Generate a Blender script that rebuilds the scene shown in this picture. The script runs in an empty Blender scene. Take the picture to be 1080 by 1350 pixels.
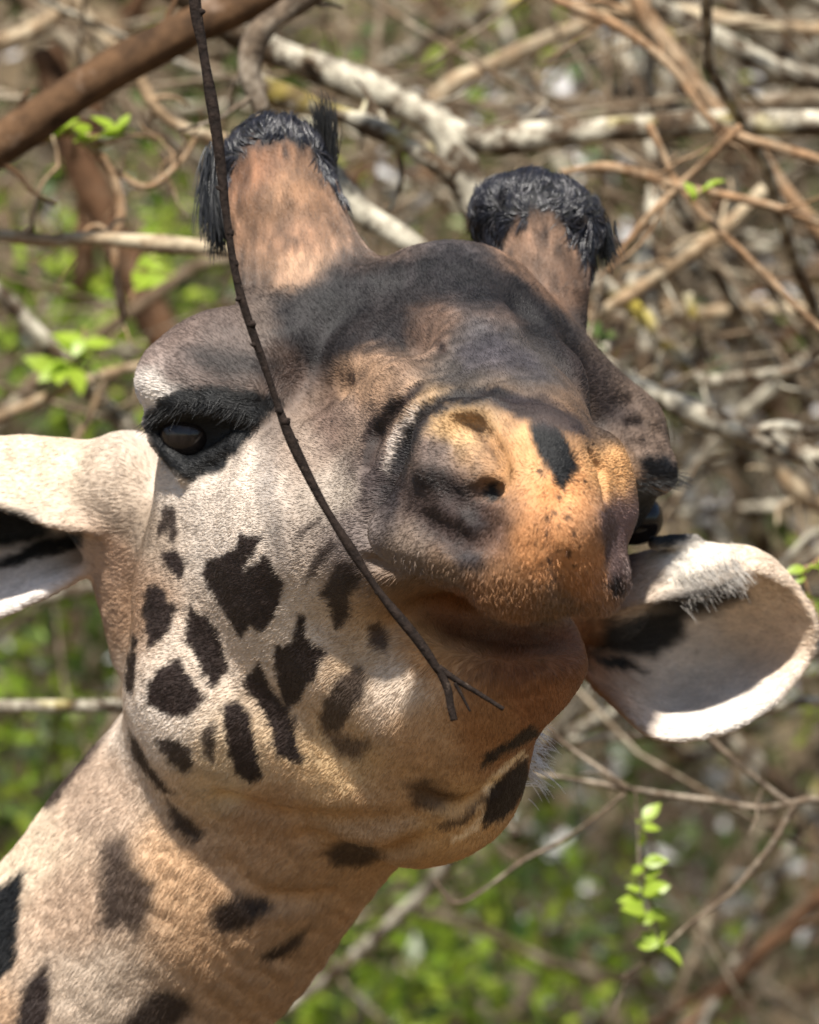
import bpy, math, random
import numpy as np
from mathutils import Vector, noise as mnoise

# ------------------------------------------------------------------ camera, sky, sun, exposure
SC = bpy.context.scene
COL = SC.collection
S = 2000.0           # modelling units per metre (one unit is half a millimetre)
DIST = 5.0           # camera to the plane of the eyes, metres
HZ = 3.2             # height of the picture's middle above the ground, metres
rng = np.random.default_rng(7)
random.seed(7)

cam_d = bpy.data.cameras.new('camera')
cam = bpy.data.objects.new('camera', cam_d)
COL.objects.link(cam)
cam.location = (0, -DIST, HZ)
cam.rotation_euler = (math.radians(90), 0, 0)
cam_d.sensor_fit = 'VERTICAL'
cam_d.sensor_height = 36.0
cam_d.lens = 36.0 * DIST / (1350.0 / S)
cam_d.clip_start = 0.1
cam_d.clip_end = 500
cam_d.dof.use_dof = True
cam_d.dof.focus_distance = DIST - 0.2
cam_d.dof.aperture_fstop = cam_d.lens / 34.0
SC.camera = cam

SUN_EL, SUN_AZ = math.radians(57), math.radians(192)   # azimuth clockwise from +Y: behind the camera, to its right
world = bpy.data.worlds.new('World')
SC.world = world
world.use_nodes = True
wn = world.node_tree.nodes
sky = wn.new('ShaderNodeTexSky')
sky.sky_type = 'NISHITA'
sky.sun_disc = False
sky.sun_elevation = SUN_EL
sky.sun_rotation = SUN_AZ
world.node_tree.links.new(sky.outputs[0], wn['Background'].inputs[0])
wn['Background'].inputs[1].default_value = 0.075
sun_d = bpy.data.lights.new('sun', 'SUN')
sun_d.energy = 5.0
sun_d.angle = math.radians(3)
sun_d.color = (1.0, 0.95, 0.87)
sun = bpy.data.objects.new('sun', sun_d)
COL.objects.link(sun)
sdir = Vector((math.sin(SUN_AZ) * math.cos(SUN_EL), math.cos(SUN_AZ) * math.cos(SUN_EL), math.sin(SUN_EL)))
sun.rotation_euler = sdir.to_track_quat('Z', 'Y').to_euler()
sun.location = (0, 0, 12)

vs = SC.view_settings
vs.view_transform = 'Standard'
vs.look = 'None'
vs.exposure = 1.02
vs.gamma = 1.0
vs.use_curve_mapping = False
SC.cycles.use_denoising = True
SC.cycles.max_bounces = 6
SC.cycles.transparent_max_bounces = 8
SC.cycles.caustics_reflective = False
SC.cycles.caustics_refractive = False
SC.cycles_curves.shape = 'RIBBONS'

# ------------------------------------------------------------------ helpers
def srgb(c):
    c = np.asarray(c, float) / 255.0
    return np.where(c <= 0.04045, c / 12.92, ((c + 0.055) / 1.055) ** 2.4)

def at(px, py, y):
    """World point, y metres behind the plane of the eyes, for a place in the elevation drawing."""
    k = (DIST + y) / DIST
    return np.array([(px - 540) / S * k, y, HZ + (675 - py) / S * k])

def cp(p):
    """Control point of the giraffe drawn as (x, y down, depth towards the viewer) -> model units."""
    k = 1 - p[2] / (DIST * S)
    return np.array([540 + (p[0] - 540) * k, 675 + (p[1] - 675) * k, p[2]], float)

def to_world(U):
    """model units (x, y down, depth) -> metres"""
    U = np.asarray(U, float)
    return np.stack([(U[..., 0] - 540) / S, -U[..., 2] / S, HZ + (675 - U[..., 1]) / S], -1)

def hash3(ix, iy, iz, seed):
    h = (ix * 374761393 + iy * 668265263 + iz * 2147483647 + seed * 974711) & 0xffffffff
    h = ((h ^ (h >> 13)) * 1274126177) & 0xffffffff
    return ((h ^ (h >> 16)) & 0xffff) / 65535.0

def vnoise(P, scale, seed=0):
    Q = np.asarray(P, float) / scale
    I = np.floor(Q).astype(np.int64)
    F = Q - I
    F = F * F * (3 - 2 * F)
    r = 0
    for dx in (0, 1):
        for dy in (0, 1):
            for dz in (0, 1):
                w = (F[:, 0] if dx else 1 - F[:, 0]) * (F[:, 1] if dy else 1 - F[:, 1]) * (F[:, 2] if dz else 1 - F[:, 2])
                r = r + w * hash3(I[:, 0] + dx, I[:, 1] + dy, I[:, 2] + dz, seed)
    return r * 2 - 1

def fbm(P, scale, seed=0, oct=3):
    r, a = 0, 1.0
    for o in range(oct):
        r = r + a * vnoise(P, scale / 2 ** o, seed + o * 17)
        a *= 0.5
    return r / 1.75

def sstep(a, b, x):
    t = np.clip((x - a) / (b - a), 0, 1)
    return t * t * (3 - 2 * t)

def tag(o, label=None, cat=None, group=None, kind=None):
    if label: o['label'] = label
    if cat: o['category'] = cat
    if group: o['group'] = group
    if kind: o['kind'] = kind
    return o

def mesh_obj(name, V, F, mat, parent=None, smooth=True):
    me = bpy.data.meshes.new(name)
    me.from_pydata([tuple(v) for v in V], [], [tuple(f) for f in F])
    me.update()
    if smooth:
        me.polygons.foreach_set('use_smooth', np.ones(len(me.polygons), bool))
    o = bpy.data.objects.new(name, me)
    COL.objects.link(o)
    if mat: me.materials.append(mat)
    if parent: o.parent = parent
    return o

def fast_mesh(name, V, Q, mat, parent=None, smooth=True):
    """V (n,3), Q (m,k) numpy arrays"""
    me = bpy.data.meshes.new(name)
    V = np.asarray(V, np.float32); Q = np.asarray(Q, np.int32)
    k = Q.shape[1]
    me.vertices.add(len(V)); me.vertices.foreach_set('co', V.ravel())
    me.loops.add(Q.size); me.loops.foreach_set('vertex_index', Q.ravel())
    me.polygons.add(len(Q))
    me.polygons.foreach_set('loop_start', np.arange(0, Q.size, k, dtype=np.int32))
    me.update(calc_edges=True)
    if smooth:
        me.polygons.foreach_set('use_smooth', np.ones(len(Q), bool))
    me.validate()
    o = bpy.data.objects.new(name, me)
    COL.objects.link(o)
    if mat: me.materials.append(mat)
    if parent: o.parent = parent
    return o

# ------------------------------------------------------------------ materials
def new_mat(name):
    m = bpy.data.materials.new(name)
    m.use_nodes = True
    nt = m.node_tree
    return m, nt, nt.nodes['Principled BSDF']

def N(nt, t, **kw):
    n = nt.nodes.new(t)
    for k, v in kw.items(): setattr(n, k, v)
    return n

def ramp(nt, stops):
    r = nt.nodes.new('ShaderNodeValToRGB')
    cr = r.color_ramp
    while len(cr.elements) < len(stops): cr.elements.new(0.5)
    for e, (p, c) in zip(cr.elements, stops):
        e.position = p
        e.color = (*c, 1) if len(c) == 3 else c
    return r

def noise_node(nt, scale, detail=4, rough=0.6, coord='Object'):
    tc = N(nt, 'ShaderNodeTexCoord')
    n = N(nt, 'ShaderNodeTexNoise')
    n.inputs['Scale'].default_value = scale
    n.inputs['Detail'].default_value = detail
    n.inputs['Roughness'].default_value = rough
    nt.links.new(tc.outputs[coord], n.inputs['Vector'])
    return n

def bark_mat(name, base, pale, lichen=0.0, scale=60, yellow=0.0):
    m, nt, b = new_mat(name)
    n1 = noise_node(nt, scale, 5, 0.65)
    r1 = ramp(nt, [(0.35, tuple(v * 0.5 for v in base)), (0.5, base), (0.68, tuple(v * 1.6 for v in base))])
    nt.links.new(n1.outputs[0], r1.inputs[0])
    n2 = noise_node(nt, scale * 0.45, 4, 0.7)
    r2 = ramp(nt, [(0.50 - 0.16 * lichen, (0, 0, 0)), (0.66 - 0.12 * lichen, (0.9, 0.9, 0.9))])
    nt.links.new(n2.outputs[0], r2.inputs[0])
    mx = N(nt, 'ShaderNodeMixRGB')
    nt.links.new(r2.outputs[0], mx.inputs[0])
    nt.links.new(r1.outputs[0], mx.inputs[1])
    mx.inputs[2].default_value = (*pale, 1)
    out = mx.outputs[0]
    if yellow:
        n3 = noise_node(nt, scale * 0.22, 2, 0.5)
        r3 = ramp(nt, [(0.64, (0, 0, 0)), (0.78, (0.7, 0.7, 0.7))])
        nt.links.new(n3.outputs[0], r3.inputs[0])
        m2 = N(nt, 'ShaderNodeMixRGB')
        nt.links.new(r3.outputs[0], m2.inputs[0])
        nt.links.new(out, m2.inputs[1])
        m2.inputs[2].default_value = (0.42, 0.34, 0.05, 1)
        out = m2.outputs[0]
    nt.links.new(out, b.inputs['Base Color'])
    b.inputs['Roughness'].default_value = 0.85
    b.inputs['Specular IOR Level'].default_value = 0.15
    bp = N(nt, 'ShaderNodeBump')
    bp.inputs['Strength'].default_value = 0.6
    bp.inputs['Distance'].default_value = 0.004
    nt.links.new(n1.outputs[0], bp.inputs['Height'])
    nt.links.new(bp.outputs[0], b.inputs['Normal'])
    return m

def leaf_mat(name, c0, c1, trans=0.45):
    m, nt, b = new_mat(name)
    g = N(nt, 'ShaderNodeNewGeometry')
    r = ramp(nt, [(0.0, c0), (1.0, c1)])
    nt.links.new(g.outputs['Random Per Island'], r.inputs[0])
    nt.links.new(r.outputs[0], b.inputs['Base Color'])
    b.inputs['Roughness'].default_value = 0.4
    tr = N(nt, 'ShaderNodeBsdfTranslucent')
    nt.links.new(r.outputs[0], tr.inputs[0])
    mx = N(nt, 'ShaderNodeMixShader')
    mx.inputs[0].default_value = trans
    nt.links.new(b.outputs[0], mx.inputs[1])
    nt.links.new(tr.outputs[0], mx.inputs[2])
    nt.links.new(mx.outputs[0], nt.nodes['Material Output'].inputs[0])
    return m

# ------------------------------------------------------------------ ground and bank
M_ground, nt, b = new_mat('dry_litter_ground')
n1 = noise_node(nt, 9.0, 8, 0.7)
r1 = ramp(nt, [(0.3, (0.02, 0.014, 0.008)), (0.45, (0.07, 0.048, 0.026)), (0.56, (0.17, 0.12, 0.065)), (0.7, (0.32, 0.25, 0.15)), (0.82, (0.10, 0.10, 0.04))])
nt.links.new(n1.outputs[0], r1.inputs[0])
nt.links.new(r1.outputs[0], b.inputs['Base Color'])
b.inputs['Roughness'].default_value = 0.9
bp = N(nt, 'ShaderNodeBump'); bp.inputs['Strength'].default_value = 0.7; bp.inputs['Distance'].default_value = 0.05
nt.links.new(n1.outputs[0], bp.inputs['Height']); nt.links.new(bp.outputs[0], b.inputs['Normal'])

def ground_z(x, y):
    t = np.clip((y - 2.0) / 7.0, 0, 1)
    z = 7.0 * t * t * (3 - 2 * t)
    return z + 0.25 * np.sin(x * 0.9 + y * 0.7) * t + 0.12 * np.sin(x * 2.3 - y * 1.7) * t + 0.02 * np.sin(3 * x) * np.sin(2.6 * y)

def build_ground():
    xs = np.concatenate([np.linspace(-60, -6, 20), np.linspace(-5.8, 5.8, 80), np.linspace(6, 60, 20)])
    ys = np.concatenate([np.linspace(-60, -3, 16), np.linspace(-2.8, 10, 110), np.linspace(11, 90, 20)])
    X, Y = np.meshgrid(xs, ys, indexing='ij')
    V = np.stack([X, Y, ground_z(X, Y)], -1).reshape(-1, 3)
    n = len(ys)
    i, j = np.meshgrid(np.arange(len(xs) - 1), np.arange(n - 1), indexing='ij')
    a = (i * n + j).ravel()
    Q = np.stack([a, a + n, a + n + 1, a + 1], 1)
    o = fast_mesh('ground', V, Q, M_ground)
    tag(o, 'leaf-strewn earth rising into a bank behind the thicket', kind='structure')
build_ground()

# ------------------------------------------------------------------ the giraffe: signed distance model
VOX = 6.0
LO = np.array([-330.0, 90.0, -560.0]); HI = np.array([1170.0, 1900.0, 860.0])
dims = np.ceil((HI - LO) / VOX).astype(int)
GX = (LO[0] + VOX * np.arange(dims[0])).astype(np.float32)
GY = (LO[1] + VOX * np.arange(dims[1])).astype(np.float32)
GZ = (LO[2] + VOX * np.arange(dims[2])).astype(np.float32)
VOL = np.full(tuple(dims), 400.0, np.float32)

def box_slices(lo, hi):
    a = np.clip(np.floor((lo - LO) / VOX).astype(int), 0, dims)
    c = np.clip(np.ceil((hi - LO) / VOX).astype(int) + 1, 0, dims)
    return tuple(slice(int(u), int(v)) for u, v in zip(a, c))

def smin(a, b, k):
    h = np.maximum(k - np.abs(a - b), 0) / k
    return np.minimum(a, b) - h * h * k * 0.25

def grid(sl):
    return GX[sl[0]][:, None, None], GY[sl[1]][None, :, None], GZ[sl[2]][None, None, :]

def rc_dist(X, Y, Z, p, r, q, s):
    d = q - p
    L2 = float(d @ d) + 1e-9
    t = np.clip(((X - p[0]) * d[0] + (Y - p[1]) * d[1] + (Z - p[2]) * d[2]) / L2, 0, 1)
    dx = X - p[0] - t * d[0]; dy = Y - p[1] - t * d[1]; dz = Z - p[2] - t * d[2]
    return np.sqrt(dx * dx + dy * dy + dz * dz) - (r + (s - r) * t)

def rot(ax, ay, az):
    from mathutils import Euler
    return np.array(Euler((math.radians(ax), math.radians(ay), math.radians(az))).to_matrix())

def el_dist(X, Y, Z, c, rad, R):
    dx, dy, dz = X - c[0], Y - c[1], Z - c[2]
    u = [(R[0, i] * dx + R[1, i] * dy + R[2, i] * dz) for i in range(3)]
    k0 = np.sqrt(sum((u[i] / rad[i]) ** 2 for i in range(3)))
    k1 = np.sqrt(sum((u[i] / rad[i] ** 2) ** 2 for i in range(3)))
    return k0 * (k0 - 1) / np.maximum(k1, 1e-6)

def add(d_fn, lo, hi, k, sub=False):
    sl = box_slices(lo - k - 18, hi + k + 18)
    d = d_fn(*grid(sl)).astype(np.float32)
    VOL[sl] = -smin(-VOL[sl], d, k) if sub else smin(VOL[sl], d, k)

def rc(p, r, q, s, k=50, sub=False):
    p, q = cp(p), cp(q)
    m = max(r, s)
    add(lambda X, Y, Z: rc_dist(X, Y, Z, p, r, q, s), np.minimum(p, q) - m, np.maximum(p, q) + m, k, sub)

def el(c, rad, e=(0, 0, 0), k=50, sub=False):
    c = cp(c); R = rot(*e); m = max(rad)
    add(lambda X, Y, Z: el_dist(X, Y, Z, c, rad, R), c - m, c + m, k, sub)

def stamp(P, r, k):
    """union of many small balls (a curved sheet), blended into the body"""
    P = np.array([cp(p) for p in P])
    m = float(np.max(r)) + 30
    sl = box_slices(P.min(0) - m, P.max(0) + m)
    o = np.array([s.start for s in sl])
    sub = np.full(VOL[sl].shape, 60.0, np.float32)
    nn = int(math.ceil(m / VOX))
    base = np.rint((P - LO) / VOX).astype(int) - o
    for i in range(len(P)):
        a = np.maximum(base[i] - nn, 0); c = np.minimum(base[i] + nn + 1, sub.shape)
        ss = tuple(slice(int(u), int(v)) for u, v in zip(a, c))
        X = GX[o[0] + a[0]:o[0] + c[0]][:, None, None]; Y = GY[o[1] + a[1]:o[1] + c[1]][None, :, None]; Z = GZ[o[2] + a[2]:o[2] + c[2]][None, None, :]
        d = np.sqrt((X - P[i, 0]) ** 2 + (Y - P[i, 1]) ** 2 + (Z - P[i, 2]) ** 2) - r[i]
        sub[ss] = np.minimum(sub[ss], d)
    VOL[sl] = smin(VOL[sl], sub, k)

def catmull(C, n):
    """C (m, ...) control points -> n samples"""
    m = len(C)
    t = np.linspace(0, m - 1, n)
    i = np.minimum(t.astype(int), m - 2); f = (t - i)
    g = lambda j: C[np.clip(j, 0, m - 1)]
    f = f.reshape(-1, *([1] * (C.ndim - 1)))
    p0, p1, p2, p3 = g(i - 1), g(i), g(i + 1), g(i + 2)
    p0 = np.where((i == 0).reshape(f.shape), 2 * p1 - p2, p0)
    p3 = np.where((i == m - 2).reshape(f.shape), 2 * p2 - p1, p3)
    return 0.5 * (2 * p1 + (p2 - p0) * f + (2 * p0 - 5 * p1 + 4 * p2 - p3) * f * f + (3 * p1 - p0 - 3 * p2 + p3) * f ** 3)

def surf(px, py, top=820, bot=-500):
    """depth of the body's front surface at a place of the drawing"""
    ds = np.arange(top, bot, -3.0)
    U = np.array([cp((px, py, d)) for d in ds])
    I = np.clip(np.rint((U - LO) / VOX).astype(int), 0, dims - 1)
    v = VOL[I[:, 0], I[:, 1], I[:, 2]]
    w = np.where(v < 0)[0]
    return float(ds[w[0]]) if len(w) else bot

def groove(pts, r, depth, k=14, r1=None):
    p3 = [(x, y, surf(x, y)) for x, y in pts]
    r1 = r1 or r
    rr = [r + (r1 - r) * i / (len(pts) - 1) for i in range(len(pts))]
    for i in range(len(p3) - 1):
        a, c = p3[i], p3[i + 1]
        rc((a[0], a[1], a[2] + rr[i] - depth), rr[i], (c[0], c[1], c[2] + rr[i + 1] - depth), rr[i + 1], k, True)

def ridge(pts, r, height, k=24, r1=None):
    p3 = [(x, y, surf(x, y)) for x, y in pts]
    r1 = r1 or r
    rr = [r + (r1 - r) * i / (len(pts) - 1) for i in range(len(pts))]
    for i in range(len(p3) - 1):
        a, c = p3[i], p3[i + 1]
        rc((a[0], a[1], a[2] - rr[i] + height), rr[i], (c[0], c[1], c[2] - rr[i + 1] + height), rr[i + 1], k)

EYE_L, EYE_R, EYE_RAD = (250, 574, 94), (836, 684, -165), 40

def sculpt():
    # cranium, forehead, bridge of the nose
    rc((470, 565, -90), 190, (640, 610, -150), 170, 40)
    rc((590, 470, 10), 140, (470, 520, -60), 140, 60)
    rc((597, 470, 20), 138, (650, 530, 260), 112, 60)
    rc((650, 530, 260), 112, (692, 600, 520), 88, 50)
    rc((560, 596, 120), 182, (648, 650, 520), 122, 60)
    # brows and cheek bones
    el((300, 492, 60), (112, 86, 90), (0, 0, -15), 50)
    rc((300, 640, 30), 95, (430, 690, 220), 112, 60)
    el((806, 592, -110), (72, 74, 80), (0, 0, 20), 40)
    rc((700, 480, -40), 80, (800, 570, -110), 68, 40)
    rc((790, 650, -130), 70, (700, 680, 250), 88, 50)
    # near cheek, jaw, throat
    rc((330, 780, 0), 142, (325, 915, -5), 150, 60)
    rc((335, 780, 10), 138, (528, 712, 410), 88, 60)
    rc((330, 910, 0), 150, (555, 1000, 170), 128, 60)
    rc((555, 1000, 170), 128, (640, 890, 320), 88, 50)
    rc((430, 810, 160), 118, (560, 905, 290), 115, 50)
    # far cheek
    rc((620, 800, -170), 130, (590, 900, -110), 125, 60)
    rc((600, 880, -100), 125, (650, 865, 330), 90, 50)
    # neck
    rc((430, 900, -120), 205, (250, 1160, -210), 198, 70)
    rc((250, 1160, -210), 198, (10, 1440, -290), 225, 60)
    rc((10, 1440, -290), 225, (-150, 1900, -330), 250, 60)
    rc((480, 1010, -20), 125, (300, 1180, -130), 130, 60)
    # lower lip and chin
    rc((600, 880, 340), 80, (692, 856, 340), 84, 30)
    # muzzle and upper lip
    el((680, 664, 560), (146, 126, 150), (0, 0, 14), 18)
    rc((566, 694, 560), 62, (684, 746, 668), 60, 22)
    rc((680, 748, 668), 62, (762, 752, 615), 64, 22)
    rc((596, 746, 565), 18, (690, 792, 664), 20, 14)
    rc((690, 794, 664), 20, (790, 798, 615), 20, 14)
    rc((700, 620, 650), 78, (712, 690, 680), 78, 40)
    # nostril wings
    rc((598, 590, 600), 46, (632, 655, 620), 40, 26)
    rc((630, 566, 628), 34, (676, 600, 668), 36, 24)
    rc((788, 610, 590), 40, (800, 670, 580), 34, 26)
    # horns
    rc((408, 405, 0), 96, (374, 285, -40), 74, 30)
    rc((374, 285, -40), 74, (362, 230, -62), 76, 20)
    rc((436, 400, 0), 78, (394, 300, -40), 54, 30)
    rc((716, 450, -110), 56, (714, 320, -180), 72, 30)
    el((707, 288, -195), (92, 62, 84), (0, 0, 6), 20)
    # ear roots
    rc((165, 640, -110), 72, (240, 720, -110), 80, 40)
    rc((150, 655, -115), 62, (120, 655, -120), 58, 30)
    rc((170, 720, -130), 58, (215, 850, -160), 72, 40)
    rc((720, 760, -230), 80, (800, 790, -210), 62, 40)
    # eye sockets, brow hoods and lids
    el((238, 590, 190), (70, 42, 62), (0, 0, 8), 26, True)
    rc((222, 502, 100), 44, (345, 512, 140), 44, 30)
    rc((198, 556, 90), 13, (240, 532, 138), 15, 12)
    rc((240, 532, 138), 15, (285, 534, 152), 15, 12)
    rc((285, 534, 152), 15, (340, 552, 168), 14, 12)
    rc((204, 580, 96), 10, (245, 622, 128), 12, 12)
    rc((245, 622, 128), 12, (310, 585, 158), 12, 12)
    el((880, 690, -40), (62, 48, 70), (0, 0, 15), 26, True)
    rc((800, 610, -40), 42, (866, 622, -80), 30, 26)
    rc((862, 716, -100), 10, (915, 712, -150), 9, 14)
    groove([(832, 560), (850, 558), (868, 572)], 9, 5, 10)
    groove([(838, 586), (858, 584), (880, 598)], 9, 5, 10)
    groove([(815, 535), (835, 530), (852, 540)], 8, 4, 10)
    ridge([(370, 470), (430, 430), (500, 395)], 40, 7, 40)
    groove([(400, 500), (460, 470), (520, 450)], 40, 9, 50)
    groove([(700, 400), (735, 450), (762, 500)], 30, 9, 40)
    ridge([(480, 470), (530, 520), (560, 545)], 30, 6, 36)
    # muzzle creases, nostrils, mouth
    groove([(498, 700), (506, 650), (522, 600), (556, 552), (610, 522)], 26, 12, 26)
    groove([(482, 612), (492, 580), (515, 545), (548, 512)], 12, 8, 14)
    ridge([(568, 618), (574, 580), (600, 554), (640, 548)], 24, 16, 16)
    groove([(604, 560), (622, 566), (637, 580), (648, 600), (655, 625), (658, 648)], 11, 14, 15, 12)
    groove([(640, 646), (658, 650)], 13, 26, 12)
    groove([(776, 598), (788, 620), (796, 652)], 8, 16, 10)
    groove([(735, 650), (742, 720), (748, 790)], 14, 3, 14)
    groove([(492, 740), (520, 750), (550, 756), (585, 762), (620, 776)], 10, 13, 12)
    groove([(300, 1058), (380, 1082), (470, 1092), (540, 1085)], 16, 5, 20)
    groove([(400, 1110), (480, 1122), (560, 1112)], 14, 4, 18)
    groove([(560, 1052), (610, 1066), (650, 1040)], 10, 5, 14)
    groove([(300, 1150), (350, 1190), (430, 1190)], 14, 4, 18)
    el((700, 822, 480), (170, 40, 165), (0, 0, 6), 40, True)
    # lump of the lip beside the mouth corner
    ridge([(515, 706), (555, 716), (615, 738)], 28, 8, 24)
    groove([(560, 690), (600, 712), (640, 715)], 12, 6, 14)
    groove([(590, 648), (620, 664), (645, 690)], 12, 5, 18)
    # ears: curved sheets from five by five control nets
    right = np.array([
        [(800, 806, -130), (800, 748, -175), (785, 790, -270), (775, 850, -225), (770, 885, -150)],
        [(860, 792, -95), (868, 730, -155), (860, 800, -285), (826, 880, -255), (806, 922, -140)],
        [(930, 780, -100), (935, 722, -165), (945, 805, -285), (890, 902, -285), (868, 972, -110)],
        [(988, 752, -135), (1003, 735, -175), (1015, 805, -255), (975, 885, -285), (955, 962, -110)],
        [(1035, 768, -170), (1048, 776, -180), (1075, 828, -200), (1058, 880, -210), (1012, 932, -130)]], float)
    left = np.array([
        [(130, 700, -60), (140, 590, -115), (130, 690, -235), (125, 735, -190), (120, 750, -120)],
        [(65, 690, -50), (60, 582, -115), (60, 690, -250), (58, 742, -205), (50, 786, -110)],
        [(-20, 660, -60), (-20, 582, -125), (-20, 690, -260), (-20, 760, -220), (-20, 815, -120)],
        [(-85, 640, -90), (-90, 605, -140), (-100, 690, -230), (-90, 770, -200), (-85, 806, -140)],
        [(-140, 670, -150), (-150, 680, -160), (-160, 700, -180), (-150, 730, -170), (-140, 745, -150)]], float)
    for net in (right, left):
        A = catmull(net, 64)                       # along
        B = catmull(np.swapaxes(A, 0, 1), 74)      # across
        P = B.reshape(-1, 3)
        stamp(P, np.full(len(P), 7.2), 14)

def surface_nets():
    ins = VOL < 0
    a = ins[:-1, :-1, :-1]
    any_ = np.zeros(a.shape, bool); all_ = np.ones(a.shape, bool)
    corners = [(i, j, k) for i in (0, 1) for j in (0, 1) for k in (0, 1)]
    n = dims - 1
    for c in corners:
        s = ins[c[0]:c[0] + n[0], c[1]:c[1] + n[1], c[2]:c[2] + n[2]]
        any_ |= s; all_ &= s
    act = np.argwhere(any_ & ~all_)
    idx = np.full(tuple(n), -1, np.int32)
    idx[act[:, 0], act[:, 1], act[:, 2]] = np.arange(len(act))
    vals = {c: VOL[act[:, 0] + c[0], act[:, 1] + c[1], act[:, 2] + c[2]].astype(float) for c in corners}
    acc = np.zeros((len(act), 3)); cnt = np.zeros(len(act))
    for c in corners:
        for ax in range(3):
            if c[ax]: continue
            e = list(c); e[ax] = 1; e = tuple(e)
            va, vb = vals[c], vals[e]
            m = (va < 0) != (vb < 0)
            t = np.where(m, va / np.where(m, va - vb, 1), 0)
            p = np.array(c, float)[None] + np.eye(3)[ax][None] * t[:, None]
            acc += p * m[:, None]; cnt += m
    V = LO + (act + acc / cnt[:, None]) * VOX
    quads = []
    for ax in range(3):
        u, v = [(1, 2), (2, 0), (0, 1)][ax]
        sa = [slice(1, -1)] * 3; sb = [slice(1, -1)] * 3
        sa[ax] = slice(0, -1); sb[ax] = slice(1, None)
        A, B = ins[tuple(sa)], ins[tuple(sb)]
        E = np.argwhere(A != B)
        flip = A[E[:, 0], E[:, 1], E[:, 2]]
        E = E + 1; E[:, ax] -= 1
        def cell(du, dv):
            q = E.copy(); q[:, u] -= du; q[:, v] -= dv
            return idx[q[:, 0], q[:, 1], q[:, 2]]
        Q = np.stack([cell(1, 1), cell(0, 1), cell(0, 0), cell(1, 0)], 1)
        Q[~flip] = Q[~flip][:, ::-1]
        quads.append(Q)
    return V, np.concatenate(quads)

def vert_normals(V, Q):
    fn = np.cross(V[Q[:, 2]] - V[Q[:, 0]], V[Q[:, 3]] - V[Q[:, 1]])
    Nn = np.zeros_like(V)
    for i in range(4): np.add.at(Nn, Q[:, i], fn)
    return Nn / (np.linalg.norm(Nn, axis=1, keepdims=True) + 1e-9)

def laplace(V, Q, it=2, lam=0.5):
    for _ in range(it):
        acc = np.zeros_like(V); cnt = np.zeros(len(V))
        for i in range(4):
            np.add.at(acc, Q[:, i], V[Q[:, (i + 1) % 4]]); np.add.at(cnt, Q[:, i], 1)
            np.add.at(acc, Q[:, i], V[Q[:, (i + 3) % 4]]); np.add.at(cnt, Q[:, i], 1)
        V = V + lam * (acc / cnt[:, None] - V)
    return V

# ------------------------------------------------------------------ coat colours, a pattern fixed to the animal, shade painted in at ears and nostril
ANCH = """250 650 205 190 175;330 650 200 185 170;420 600 160 140 124;400 480 120 100 90;300 450 112 96 88;235 445 130 110 100;255 485 122 104 96;203 470 150 130 120;285 490 105 88 80;208 520 215 205 195
350 420 110 95 85;450 385 85 75 72;600 360 85 80 82;520 450 140 114 94;480 500 165 130 100;560 430 128 102 86;640 450 86 80 80;600 500 90 82 77
700 480 90 83 80;740 440 80 72 70;780 480 104 86 74;830 560 124 104 90;865 600 136 114 98;790 560 92 76 66;450 560 150 125 108;440 650 175 160 145
500 640 100 85 82;480 700 140 125 118;300 720 210 195 180;250 860 208 190 172;400 830 205 188 170;480 860 195 165 130;520 900 205 185 165
560 950 200 160 116;450 1000 206 172 124;300 1020 205 180 145;200 960 215 200 185;350 1080 192 153 112;500 1060 196 157 112;600 1080 205 165 110
250 1150 200 162 122;130 1050 185 160 138;100 1200 188 160 135;120 1300 190 170 150;300 1220 192 155 116;400 1180 192 154 112;20 1120 210 190 165;0 1400 185 150 115;-100 1700 185 150 115
720 650 220 155 85;700 720 202 140 76;760 740 202 140 76;680 610 205 152 90;790 620 220 165 95;595 565 195 156 102;570 605 130 110 100
560 650 120 98 85;600 680 115 90 80;632 700 120 90 75;540 720 142 122 106;590 742 145 116 90;660 780 170 122 75;720 795 155 118 80
808 690 150 120 115;820 740 130 110 105;600 800 165 108 58;680 860 158 100 48;740 850 158 100 50;560 850 205 155 95;640 940 178 128 76;700 900 172 114 60
370 260 140 104 72;390 320 146 108 78;400 360 165 130 100;330 220 136 96 66;740 380 126 96 74;700 340 142 110 86
60 610 205 185 160;150 630 190 170 150;150 740 184 150 122;190 700 165 145 125;170 800 180 145 114;30 780 205 195 188;-100 700 200 180 160
900 740 215 205 190;850 770 195 175 155;1000 800 220 198 174;900 850 215 202 190;940 930 205 196 186"""
ANCHORS = np.array([[float(v) for v in s.split()] for l in ANCH.splitlines() for s in l.split(';')])

def A(txt, ox=0, oy=0, sc=1.0):
    v = [float(t) for t in txt.replace(',', ' ').split()]
    return np.array([(ox + v[i] / sc, oy + v[i + 1] / sc) for i in range(0, len(v), 2)])
CK = dict(ox=130, oy=620, sc=2.0)
NK = dict(ox=0, oy=900, sc=2.0)
MZ = dict(ox=450, oy=480, sc=2.4)
DARK, BROWN, BLACK = (72, 54, 46), (92, 66, 48), (16, 15, 17)
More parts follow.
